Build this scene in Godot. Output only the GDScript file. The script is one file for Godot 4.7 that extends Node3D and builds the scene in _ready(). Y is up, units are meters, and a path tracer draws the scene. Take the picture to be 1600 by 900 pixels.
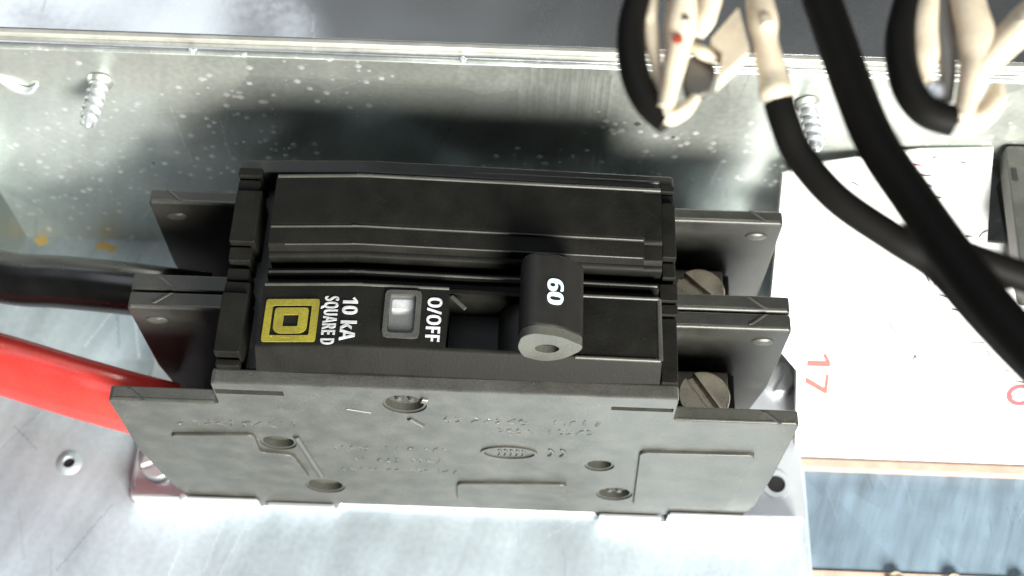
extends Node3D
# Lengths in this script are millimetres; S turns them into metres.
const S := 0.001
var origin := {}
var M := {}
var rng := RandomNumberGenerator.new()

# ---------------------------------------------------------------- shapes (lists of triangles, counter-clockwise seen from outside)
func fix_ccw(p: PackedVector2Array) -> PackedVector2Array:
	var a := 0.0
	for i in p.size():
		var q := p[(i + 1) % p.size()]
		a += p[i].x * q.y - q.x * p[i].y
	if a < 0.0:
		p = p.duplicate()
		p.reverse()
	return p

func rect(u0: float, u1: float, v0: float, v1: float, r := 0.0, n := 2) -> PackedVector2Array:
	return fillet(PackedVector2Array([Vector2(u0, v0), Vector2(u1, v0), Vector2(u1, v1), Vector2(u0, v1)]), r, n)

func fillet(p: PackedVector2Array, r: float, n := 2) -> PackedVector2Array:
	p = fix_ccw(p)
	if r <= 0.0:
		return p
	var out := PackedVector2Array()
	for i in p.size():
		var a := p[(i + p.size() - 1) % p.size()]
		var b := p[i]
		var c := p[(i + 1) % p.size()]
		var d1 := (a - b).normalized()
		var d2 := (c - b).normalized()
		var k: float = min(r, 0.45 * min(a.distance_to(b), b.distance_to(c)))
		var s := b + d1 * k
		var e := b + d2 * k
		for j in n + 1:
			var t := float(j) / n
			out.append(s.lerp(b, t).lerp(b.lerp(e, t), t))
	return out

func inset(p: PackedVector2Array, d: float) -> PackedVector2Array:
	var out := PackedVector2Array()
	for i in p.size():
		var a := p[(i + p.size() - 1) % p.size()]
		var b := p[i]
		var c := p[(i + 1) % p.size()]
		var n1 := -(b - a).normalized().orthogonal()
		var n2 := -(c - b).normalized().orthogonal()
		var m := (n1 + n2)
		var k: float = max(0.35, m.length_squared() / 2.0)
		out.append(b + m / 2.0 * d / (k / 1.0) * 1.0)
	return out

func put(axis: String, u: float, v: float, w: float) -> Vector3:
	if axis == "z":
		return Vector3(u, v, w)
	if axis == "y":
		return Vector3(u, w, -v)
	return Vector3(w, u, v)

# a plate of outline p (axis z: x,y; axis y: x,-z; axis x: y,z) from w0 to w1 with rounded rims
func prism(p: PackedVector2Array, w0: float, w1: float, axis := "z", bev := 0.0) -> PackedVector3Array:
	p = fix_ccw(p)
	var rings := []
	if bev > 0.0:
		for k in 4:
			var t := k * PI / 6.0
			rings.append([inset(p, bev * (1.0 - sin(t))), w0 + bev * (1.0 - cos(t))])
		for k in 4:
			var t := (3 - k) * PI / 6.0
			rings.append([inset(p, bev * (1.0 - sin(t))), w1 - bev * (1.0 - cos(t))])
	else:
		rings = [[p, w0], [p, w1]]
	var out := PackedVector3Array()
	for k in rings.size() - 1:
		var a: PackedVector2Array = rings[k][0]
		var b: PackedVector2Array = rings[k + 1][0]
		for i in p.size():
			var j := (i + 1) % p.size()
			var q0 := put(axis, a[i].x, a[i].y, rings[k][1])
			var q1 := put(axis, a[j].x, a[j].y, rings[k][1])
			var q2 := put(axis, b[j].x, b[j].y, rings[k + 1][1])
			var q3 := put(axis, b[i].x, b[i].y, rings[k + 1][1])
			out.append_array([q0, q1, q2, q0, q2, q3])
	for e in [0, rings.size() - 1]:
		var c: PackedVector2Array = rings[e][0]
		var idx := Geometry2D.triangulate_polygon(c)
		for t in range(0, idx.size(), 3):
			var tri := [c[idx[t]], c[idx[t + 1]], c[idx[t + 2]]]
			var area: float = (tri[1] - tri[0]).cross(tri[2] - tri[0])
			if (area < 0.0) == (e != 0):
				tri = [tri[0], tri[2], tri[1]]
			for q in tri:
				out.append(put(axis, q.x, q.y, rings[e][1]))
	return out

func block(x0: float, x1: float, y0: float, y1: float, z0: float, z1: float, b := 0.3) -> PackedVector3Array:
	return prism(rect(x0, x1, -z1, -z0, b), y0, y1, "y", min(b, 0.45 * (y1 - y0)))

# a flat ring between two outlines of equally many points, lying across y
func ring(outer: PackedVector2Array, inner: PackedVector2Array, y0: float, y1: float, axis := "y") -> PackedVector3Array:
	outer = fix_ccw(outer)
	inner = fix_ccw(inner)
	var out := PackedVector3Array()
	for i in outer.size():
		var j := (i + 1) % outer.size()
		for q in [[outer, y1, outer, y0, true], [inner, y0, inner, y1, true], [outer, y1, inner, y1, false], [inner, y0, outer, y0, false]]:
			var a: PackedVector2Array = q[0]
			var b: PackedVector2Array = q[2]
			var p0 := put(axis, b[i].x, b[i].y, q[3])
			var p1 := put(axis, b[j].x, b[j].y, q[3])
			var p2 := put(axis, a[j].x, a[j].y, q[1])
			var p3 := put(axis, a[i].x, a[i].y, q[1])
			if q[4]:
				out.append_array([p0, p1, p2, p0, p2, p3])
			else:
				out.append_array([p3, p2, p1, p3, p1, p0])
	return out

func loft(rings: Array, closed := true, caps := true) -> PackedVector3Array:
	var out := PackedVector3Array()
	var n: int = rings[0].size()
	for k in rings.size() - 1:
		for i in n if closed else n - 1:
			var j := (i + 1) % n
			out.append_array([rings[k][i], rings[k][j], rings[k + 1][j], rings[k][i], rings[k + 1][j], rings[k + 1][i]])
	if caps:
		for e in [0, rings.size() - 1]:
			var c := Vector3.ZERO
			for q in rings[e]:
				c += q / n
			for i in n:
				var j := (i + 1) % n
				if e == 0:
					out.append_array([c, rings[e][j], rings[e][i]])
				else:
					out.append_array([c, rings[e][i], rings[e][j]])
	return out

# profile of (z, y) points carried along x; stations are [x, lift]
func along_x(prof: PackedVector2Array, stations: Array) -> PackedVector3Array:
	prof = fix_ccw(prof)   # z to the right, y up: reversed below so that faces point outwards
	var out := PackedVector3Array()
	var n := prof.size()
	for k in stations.size() - 1:
		for i in n:
			var j := (i + 1) % n
			var a := Vector3(stations[k][0], prof[i].y + (stations[k][1] if prof[i].y > 52.0 else 0.0), prof[i].x)
			var b := Vector3(stations[k][0], prof[j].y + (stations[k][1] if prof[j].y > 52.0 else 0.0), prof[j].x)
			var c := Vector3(stations[k + 1][0], prof[j].y + (stations[k + 1][1] if prof[j].y > 52.0 else 0.0), prof[j].x)
			var d := Vector3(stations[k + 1][0], prof[i].y + (stations[k + 1][1] if prof[i].y > 52.0 else 0.0), prof[i].x)
			out.append_array([a, c, b, a, d, c])
	var idx := Geometry2D.triangulate_polygon(prof)
	for e in [0, stations.size() - 1]:
		for t in range(0, idx.size(), 3):
			var tri := [prof[idx[t]], prof[idx[t + 1]], prof[idx[t + 2]]]
			var area: float = (tri[1] - tri[0]).cross(tri[2] - tri[0])
			if (area > 0.0) == (e != 0):
				tri = [tri[0], tri[2], tri[1]]
			for q in tri:
				out.append(Vector3(stations[e][0], q.y + (stations[e][1] if q.y > 52.0 else 0.0), q.x))
	return out

func smooth_path(pts: Array, per := 8) -> Array:
	var out := []
	for i in pts.size() - 1:
		var a = pts[max(i - 1, 0)]
		var b = pts[i]
		var c = pts[i + 1]
		var d = pts[min(i + 2, pts.size() - 1)]
		for k in per:
			out.append(b.cubic_interpolate(c, a, d, float(k) / per))
	out.append(pts[-1])
	return out

# a tube of elliptic section; radii are Vector2 (side, up) per control point
func tube(pts: Array, radii: Array, n := 20, per := 8, up := Vector3.UP) -> PackedVector3Array:
	var path := smooth_path(pts, per)
	var rr := []
	for i in radii.size() - 1:
		for k in per:
			rr.append((radii[i] as Vector2).lerp(radii[i + 1], smoothstep(0.0, 1.0, float(k) / per)))
	rr.append(radii[-1])
	var rings := []
	var side := Vector3.ZERO
	for i in path.size():
		var t: Vector3 = (path[min(i + 1, path.size() - 1)] - path[max(i - 1, 0)]).normalized()
		if side == Vector3.ZERO:
			side = t.cross(up).normalized()
		side = (side - t * side.dot(t)).normalized()
		var v := side.cross(t)
		var r := PackedVector3Array()
		for k in n:
			var a := TAU * k / n
			r.append(path[i] + side * cos(a) * rr[i].x + v * sin(a) * rr[i].y)
		rings.append(r)
	var o := loft(rings)
	return flip(o)

func flip(t: PackedVector3Array) -> PackedVector3Array:
	for i in range(0, t.size(), 3):
		var q := t[i + 1]
		t[i + 1] = t[i + 2]
		t[i + 2] = q
	return t

# a turned shape: profile of (radius, height) points, bottom to top, standing along dir at base
func lathe(prof: Array, base: Vector3, dir := Vector3.UP, n := 32, squash := Vector2.ONE) -> PackedVector3Array:
	var b := frame_for(dir)
	var rings := []
	for p in prof:
		var r := PackedVector3Array()
		for k in n:
			var a := TAU * k / n
			r.append(base + b.x * cos(a) * p.x * squash.x - b.z * sin(a) * p.x * squash.y + b.y * p.y)
		rings.append(r)
	return loft(rings)

func frame_for(dir: Vector3) -> Basis:
	var y := dir.normalized()
	var x := Vector3.RIGHT
	if absf(y.dot(x)) > 0.9:
		x = Vector3.BACK
	x = (x - y * x.dot(y)).normalized()
	return Basis(x, y, x.cross(y))

func moved(t: PackedVector3Array, x: Transform3D) -> PackedVector3Array:
	var out := PackedVector3Array()
	for p in t:
		out.append(x * p)
	return out

# ---------------------------------------------------------------- committing
func org(n: Node) -> Vector3:
	var o := Vector3.ZERO
	while n != self and n != null:
		o += origin.get(n, Vector3.ZERO)
		n = n.get_parent()
	return o

func mesh_of(tris: PackedVector3Array, off: Vector3, mat: Material, crease := 40.0, k := S) -> ArrayMesh:
	var n := tris.size() / 3
	var fn := PackedVector3Array()
	fn.resize(n)
	var at := {}
	for f in n:
		var c := (tris[3 * f + 1] - tris[3 * f]).cross(tris[3 * f + 2] - tris[3 * f])
		fn[f] = c
		for j in 3:
			var key := (tris[3 * f + j] * 500.0).round()
			if not at.has(key):
				at[key] = PackedInt32Array()
			at[key].append(f)
	var lim := cos(deg_to_rad(crease))
	var pos := PackedVector3Array()
	var nor := PackedVector3Array()
	for f in n:
		if fn[f].length_squared() < 1e-14:
			continue
		var mine := fn[f].normalized()
		for j in [0, 2, 1]:
			var p := tris[3 * f + j]
			var s := Vector3.ZERO
			for g in at[(p * 500.0).round()]:
				if fn[g].normalized().dot(mine) > lim:
					s += fn[g]
			pos.append((p - off) * k)
			nor.append(s.normalized() if s.length_squared() > 1e-18 else mine)
	var arr := []
	arr.resize(Mesh.ARRAY_MAX)
	arr[Mesh.ARRAY_VERTEX] = pos
	arr[Mesh.ARRAY_NORMAL] = nor
	var m := ArrayMesh.new()
	m.add_surface_from_arrays(Mesh.PRIMITIVE_TRIANGLES, arr)
	m.surface_set_material(0, mat)
	return m

func numbered(called: String, parent: Node) -> String:
	if not parent.has_node(called):
		return called
	var k := 1
	while parent.has_node("%s_%03d" % [called, k]):
		k += 1
	return "%s_%03d" % [called, k]

func obj(called: String, tris: PackedVector3Array, mat: Material, parent: Node = self, crease := 40.0) -> MeshInstance3D:
	var o := MeshInstance3D.new()
	o.name = numbered(called, parent)
	var off := org(parent)
	if parent == self:
		var lo := tris[0]
		var hi := tris[0]
		for p in tris:
			lo = lo.min(p)
			hi = hi.max(p)
		off = Vector3((lo.x + hi.x) / 2, lo.y, (lo.z + hi.z) / 2)
	o.mesh = mesh_of(tris, off, mat, crease)
	parent.add_child(o, true)
	if parent == self:
		o.position = off * S
		origin[o] = off
	return o

func thing(called: String, label: String, category: String, at: Vector3, group := "") -> Node3D:
	var o := Node3D.new()
	o.name = numbered(called, self)
	add_child(o, true)
	o.position = at * S
	origin[o] = at
	return tag(o, label, category, group)

func tag(o: Node3D, label: String, category: String, group := "") -> Node3D:
	o.set_meta("label", label)
	o.set_meta("category", category)
	if group:
		o.set_meta("group", group)
	return o

func struct(called: String, tris: PackedVector3Array, mat: Material, label: String, crease := 40.0) -> MeshInstance3D:
	var o := obj(called, tris, mat, self, crease)
	o.set_meta("kind", "structure")
	o.set_meta("label", label)
	return o

func lettering(called: String, text: String, height: float, at: Vector3, right: Vector3, up: Vector3, mat: Material, parent: Node, thick := 0.12, stretch := 1.0, weight := 700) -> MeshInstance3D:
	var t := TextMesh.new()
	var f := SystemFont.new()
	f.font_names = PackedStringArray(["Droid Sans"])
	f.font_weight = weight
	t.font = f
	t.text = text
	t.font_size = 64
	t.pixel_size = height / (64.0 * 0.714)
	t.depth = thick
	t.curve_step = 1.0
	t.material = mat
	var o := MeshInstance3D.new()
	o.name = numbered(called, parent)
	o.mesh = t
	parent.add_child(o, true)
	var r := right.normalized()
	var u := (up - r * up.dot(r)).normalized()
	o.transform = Transform3D(Basis(r * stretch * S, u * S, r.cross(u) * S), (at - org(parent)) * S)
	return o

# ---------------------------------------------------------------- materials
func noise_image(size: int, freq: float, seed_: int, type := FastNoiseLite.TYPE_SIMPLEX_SMOOTH, oct := 3) -> Image:
	var n := FastNoiseLite.new()
	n.seed = seed_
	n.noise_type = type
	n.frequency = freq
	n.fractal_octaves = oct
	if type == FastNoiseLite.TYPE_CELLULAR:
		n.fractal_type = FastNoiseLite.FRACTAL_NONE
		n.cellular_return_type = FastNoiseLite.RETURN_CELL_VALUE
		n.cellular_jitter = 1.0
	return n.get_seamless_image(size, size)

# moulded plastic: fine grain, dust specks and rubbed patches
func plastic(col: Color, rough: float, seed_: int, grain := 0.12, wear := 1.0, level := 0.62) -> StandardMaterial3D:
	var m := StandardMaterial3D.new()
	m.albedo_color = col
	m.roughness = rough / 0.8
	var n := 512
	var fine := noise_image(n, 0.14, seed_)
	var patch := noise_image(n, 0.012, seed_ + 50, FastNoiseLite.TYPE_SIMPLEX_SMOOTH, 4)
	var dust := Image.create(n, n, false, Image.FORMAT_RGB8)
	var ro := Image.create(n, n, false, Image.FORMAT_RGB8)
	for y in n:
		for x in n:
			var v := fine.get_pixel(x, y).r
			var w := patch.get_pixel(x, y).r
			var k := minf(level + 0.12 * (v - 0.2) + 0.22 * wear * (w - 0.5), 1.0)
			dust.set_pixel(x, y, Color(k, k, k * 0.985))
			var r := 0.8 + 0.3 * wear * (w - 0.5) + 0.1 * (v - 0.5)
			ro.set_pixel(x, y, Color(r, r, r))
	var g := RandomNumberGenerator.new()
	g.seed = seed_
	for i in int(260 * wear):      # specks of dust, and a few short scratches
		var x := g.randi_range(2, n - 12)
		var y := g.randi_range(2, n - 12)
		var k := g.randf_range(0.7, 1.0)
		if i % 9 == 0:
			var a := g.randf_range(0, TAU)
			for t in g.randi_range(6, 26):
				dust.set_pixel(posmod(int(x + cos(a) * t), n), posmod(int(y + sin(a) * t), n), Color(k, k, k * 0.97))
		else:
			dust.fill_rect(Rect2i(x, y, g.randi_range(1, 3), g.randi_range(1, 3)), Color(k, k, k * 0.97))
	m.albedo_texture = ImageTexture.create_from_image(dust)
	m.roughness_texture = ImageTexture.create_from_image(ro)
	m.roughness_texture_channel = BaseMaterial3D.TEXTURE_CHANNEL_RED
	fine.convert(Image.FORMAT_RGB8)
	fine.bump_map_to_normal_map(2.0)
	m.normal_enabled = true
	m.normal_scale = grain
	m.normal_texture = ImageTexture.create_from_image(fine)
	m.uv1_triplanar = true
	m.uv1_world_triplanar = true
	m.uv1_scale = Vector3.ONE * 24.0
	return m

# galvanised sheet: small crystal facets tilted this way and that, brushed streaks, faint dents and specks
func galvanised(seed_: int, rough: float, tile: float, tint: Color, tilt := 0.05, tone := 0.08, metal := 0.75, streaks := 0.1, flecks := 0, dents := 0.6, scratches := 0) -> StandardMaterial3D:
	var m := StandardMaterial3D.new()
	m.metallic = metal
	var n := 768
	var cells := noise_image(n, 1.6 / tile, seed_, FastNoiseLite.TYPE_CELLULAR)
	var cloud := noise_image(n, 0.006, seed_ + 2)
	var fine := noise_image(n, 0.2, seed_ + 4)
	var line := FastNoiseLite.new()
	line.seed = seed_ + 3
	line.frequency = 0.03
	line.fractal_octaves = 4
	var al := Image.create(n, n, false, Image.FORMAT_RGB8)
	var ro := Image.create(n, n, false, Image.FORMAT_RGB8)
	var nm := Image.create(n, n, false, Image.FORMAT_RGB8)
	for y in n:
		for x in n:
			var c := cells.get_pixel(x, y).r
			var c2 := fposmod(c * 53.7, 1.0)
			var f := fine.get_pixel(x, y).r
			var w := cloud.get_pixel(x, y).r
			var s := line.get_noise_2d((x + 0.35 * y) * 1.1, (y - 0.35 * x) * 0.13)
			var v := 0.82 + tone * (c - 0.5) + 0.05 * (f - 0.5) + 0.08 * (w - 0.5) + streaks * s
			al.set_pixel(x, y, Color(minf(v * tint.r, 1.0), minf(v * tint.g, 1.0), minf(v * tint.b, 1.0)))
			var r := 0.75 + 2.0 * tone * (c2 - 0.5) + 0.1 * (f - 0.5) + 0.14 * (w - 0.5) - streaks * s
			ro.set_pixel(x, y, Color(r, r, r))
			var wx := cloud.get_pixel(posmod(x + 3, n), y).r - cloud.get_pixel(posmod(x - 3, n), y).r
			var wy := cloud.get_pixel(x, posmod(y + 3, n)).r - cloud.get_pixel(x, posmod(y - 3, n)).r
			nm.set_pixel(x, y, Color(clampf(0.5 + tilt * (c - 0.5) + 0.02 * (f - 0.5) + dents * wx, 0, 1), clampf(0.5 + tilt * (c2 - 0.5) + 0.02 * (f - 0.5) + dents * wy, 0, 1), 1.0))
	var g := RandomNumberGenerator.new()
	g.seed = seed_
	for i in flecks:      # bright crystals and a few dull spots, in drifts
		var x := g.randi_range(2, n - 12)
		var y := g.randi_range(2, n - 12)
		if cloud.get_pixel(x, y).r < g.randf_range(0.42, 0.62):
			continue
		var k := g.randf_range(0.9, 1.0) if g.randf() < 0.992 else g.randf_range(0.4, 0.5)
		var h := g.randi_range(1, 4)
		var rr := 1.0 if k > 0.8 else 0.9
		for a in h:
			for b in h:
				if Vector2(a - h / 2.0 + 0.5, b - h / 2.0 + 0.5).length() < h / 2.0:
					al.set_pixel(x + a, y + b, Color(k, k, k))
					ro.set_pixel(x + a, y + b, Color(rr, rr, rr))
					nm.set_pixel(x + a, y + b, Color(0.5 + 0.22 * (a - h / 2.0) / h, 0.5 + 0.22 * (b - h / 2.0) / h, 1.0))
	for i in int(scratches):      # fine handling scratches
		var p := Vector2(g.randf() * n, g.randf() * n)
		var d := Vector2.from_angle(g.randf_range(-1.9, -1.0) if i % 4 else g.randf_range(0, TAU))
		var k := g.randf_range(-0.10, 0.12)
		for t in g.randi_range(10, 70):
			p += d
			var q := Vector2i(posmod(int(p.x), n), posmod(int(p.y), n))
			var c := al.get_pixelv(q)
			al.set_pixelv(q, Color(clampf(c.r + k, 0, 1), clampf(c.g + k, 0, 1), clampf(c.b + k, 0, 1)))
			var r := clampf(ro.get_pixelv(q).r - k * 1.5, 0.2, 1.0)
			ro.set_pixelv(q, Color(r, r, r))
	m.albedo_texture = ImageTexture.create_from_image(al)
	m.roughness = rough / 0.75
	m.roughness_texture = ImageTexture.create_from_image(ro)
	m.roughness_texture_channel = BaseMaterial3D.TEXTURE_CHANNEL_RED
	m.normal_enabled = true
	m.normal_texture = ImageTexture.create_from_image(nm)
	m.normal_scale = 1.0
	m.uv1_triplanar = true
	m.uv1_world_triplanar = true
	m.uv1_scale = Vector3.ONE * (1000.0 / tile)
	m.uv1_offset = Vector3.ONE * 0.5
	return m

func plain(col: Color, rough: float, metal := 0.0) -> StandardMaterial3D:
	var m := StandardMaterial3D.new()
	m.albedo_color = col
	m.roughness = rough
	m.metallic = metal
	return m

func materials() -> void:
	M.cover = plastic(Color(0.15, 0.15, 0.138), 0.6, 11, 0.1, 1.0)
	M.cover.metallic_specular = 0.25
	M.base = plastic(Color(0.375, 0.378, 0.36), 0.40, 12, 0.08, 0.9)  # lit copy of the plastic: glare on the front plate put into paler grey
	M.barrier = plastic(Color(0.26, 0.262, 0.25), 0.42, 15, 0.08, 0.9)  # shaded copy of the base plastic: shade between the barriers put into the colour
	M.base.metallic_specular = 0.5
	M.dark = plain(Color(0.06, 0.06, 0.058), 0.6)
	M.handle = plastic(Color(0.125, 0.122, 0.112), 0.55, 13, 0.08, 0.6)
	M.handle_end = plastic(Color(0.42, 0.425, 0.40), 0.5, 14, 0.08, 0.5)
	M.floor = galvanised(3, 0.52, 260.0, Color(0.90, 0.96, 1.0), 0.02, 0.04, 0.68, 0.10, 0, 0.4, 420)
	M.wall = galvanised(23, 0.37, 220.0, Color(0.95, 0.98, 0.95), 0.06, 0.07, 0.84, 0.06, 5200, 0.6, 160)
	M.ledge = galvanised(43, 0.26, 330.0, Color(0.93, 0.95, 0.96), 0.015, 0.04, 0.92, 0.03, 0, 0.25, 120)
	M.lower = galvanised(63, 0.62, 90.0, Color(0.52, 0.61, 0.68), 0.02, 0.06, 0.3, 0.12, 0, 0.3, 160)
	M.thread = plain(Color(0.80, 0.82, 0.83), 0.45, 0.8)
	M.edge = galvanised(83, 0.5, 200.0, Color(0.9, 0.9, 0.86), 0.02, 0.1, 0.6, 0.1, 0, 0.3)
	M.zinc = plain(Color(0.86, 0.88, 0.9), 0.4, 0.8)
	M.brass = plastic(Color(0.78, 0.74, 0.66), 0.32, 33, 0.1, 1.2, 0.85)
	M.brass.metallic = 0.85
	M.lug = plain(Color(0.45, 0.44, 0.42), 0.45, 0.8)
	M.yellow = plastic(Color(0.74, 0.70, 0.20), 0.6, 31, 0.1, 0.8)
	M.white = plastic(Color(0.88, 0.90, 0.93), 0.55, 32, 0.1, 1.3, 0.72)
	M.blue_white = plain(Color(0.78, 0.88, 0.92), 0.5)
	M.black_wire = plastic(Color(0.075, 0.08, 0.08), 0.26, 34, 0.04, 0.7)
	M.black_wire.metallic_specular = 0.6
	M.red_wire = plastic(Color(0.92, 0.28, 0.26), 0.22, 35, 0.04, 0.4, 0.8)
	M.rubber = plain(Color(0.055, 0.053, 0.048), 0.6)
	M.rubber.metallic_specular = 0.25
	M.ivory = plastic(Color(0.84, 0.79, 0.71), 0.45, 36, 0.1, 0.7, 0.88)
	M.ivory.subsurf_scatter_enabled = true
	M.ivory.subsurf_scatter_strength = 0.08
	M.card = plain(Color(0.93, 0.93, 0.93), 0.6)
	M.tan = plastic(Color(0.72, 0.62, 0.57), 0.8, 17, 0.12, 0.6, 0.9)
	M.orange = plain(Color(0.50, 0.18, 0.12), 0.6)
	M.ink = plain(Color(0.10, 0.11, 0.14), 0.6)
	M.red_ink = plain(Color(0.50, 0.14, 0.18), 0.6)
	M.blue_ink = plain(Color(0.2, 0.34, 0.42), 0.6)
	M.pink_ink = plain(Color(0.55, 0.42, 0.46), 0.6)
	M.rust = plain(Color(0.82, 0.70, 0.42), 0.8)
	M.grey_box = plastic(Color(0.42, 0.43, 0.41), 0.55, 19)
	var g := StandardMaterial3D.new()
	g.transparency = BaseMaterial3D.TRANSPARENCY_ALPHA
	g.albedo_color = Color(0.9, 0.92, 0.92, 0.08)
	g.roughness = 0.3
	g.metallic_specular = 0.12
	M.clear = g

# ---------------------------------------------------------------- the breaker
func lift(x: float) -> float:      # the face is highest a third of the way along
	return 0.0 if x > -20.0 and x < -18.0 else (-(-20.0 - x) * 0.075 if x <= -20.0 else -(x + 18.0) * 0.03)

func pole_profile(sgn: float, cut_from := 0.0, cut_to := 0.0, cut_floor := 0.0, top := 58.4) -> PackedVector2Array:
	# (z, y) of one pole's cover; sgn +1 nearer pole, -1 farther pole
	var p := [Vector2(0.4, 50), Vector2(0.4, 56.6), Vector2(0.6, 57.0), Vector2(1.0, 57.2), Vector2(1.6, 57.2), Vector2(1.9, 57.0), Vector2(2.1, 56.2),
		Vector2(3.5, 56.2), Vector2(3.75, top - 0.45), Vector2(3.95, top - 0.13), Vector2(4.35, top)]
	if cut_to > cut_from:
		p.append_array([Vector2(cut_from, top), Vector2(cut_from, cut_floor), Vector2(cut_to, cut_floor), Vector2(cut_to, top)])
	p.append_array([Vector2(14.0, top), Vector2(14.35, top - 0.1), Vector2(14.65, top - 0.38), Vector2(16.85, 54.9), Vector2(16.95, 54.5), Vector2(16.95, 50)])
	if sgn < 0.0:
		p = [Vector2(0.9, 50), Vector2(0.9, 57.4), Vector2(1.1, 57.8), Vector2(1.5, 58.0), Vector2(1.8, 58.0), Vector2(2.1, top - 0.75), Vector2(2.4, top - 0.5), Vector2(4.9, top - 0.45), Vector2(5.2, top - 0.1), Vector2(5.6, top),
			Vector2(13.7, top), Vector2(14.1, top - 0.1), Vector2(14.4, top - 0.38), Vector2(16.75, 56.4), Vector2(16.9, 56.0), Vector2(16.9, 50)]
	var out := PackedVector2Array()
	for q in p:
		out.append(Vector2(q.x * sgn, q.y))
	return out

func stations(x0: float, x1: float) -> Array:
	var s := [[x0, lift(x0)]]
	for x in [-20.0, -19.0, -18.0]:
		if x > x0 and x < x1:
			s.append([x, lift(x)])
	s.append([x1, lift(x1)])
	return s

func wing_plate(z0: float, z1: float, top_body: float, hump := 0.0) -> PackedVector3Array:
	# side plate with a lower barrier wing at each end
	var p := PackedVector2Array([Vector2(-53.0, 2.6), Vector2(45.6, 3.6), Vector2(47.2, 10.0), Vector2(47.6, 24), Vector2(47.5, 46.4), Vector2(28.5, 46.4), Vector2(28.4, top_body), Vector2(-18.5, top_body + 0.02 + hump * 1.6), Vector2(-20.5, top_body + 0.02 + hump * 1.6), Vector2(-40.2, top_body + hump * 0.5), Vector2(-40.3, 46.4), Vector2(-57.2, 46.4), Vector2(-57.4, 26), Vector2(-55.4, 9)])
	return prism(fillet(p, 0.7), z0, z1, "z", 0.35)

func barrier(x_in: float, x_out: float, z0: float, z1: float) -> PackedVector3Array:
	var s := signf(x_out - x_in)
	var p := PackedVector2Array([Vector2(x_in, 3), Vector2(x_out - s * 3.0, 3), Vector2(x_out, 25), Vector2(x_out, 46.4), Vector2(x_in, 46.4)])
	return prism(fillet(p, 0.7), z0, z1, "z", 0.35)

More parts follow.
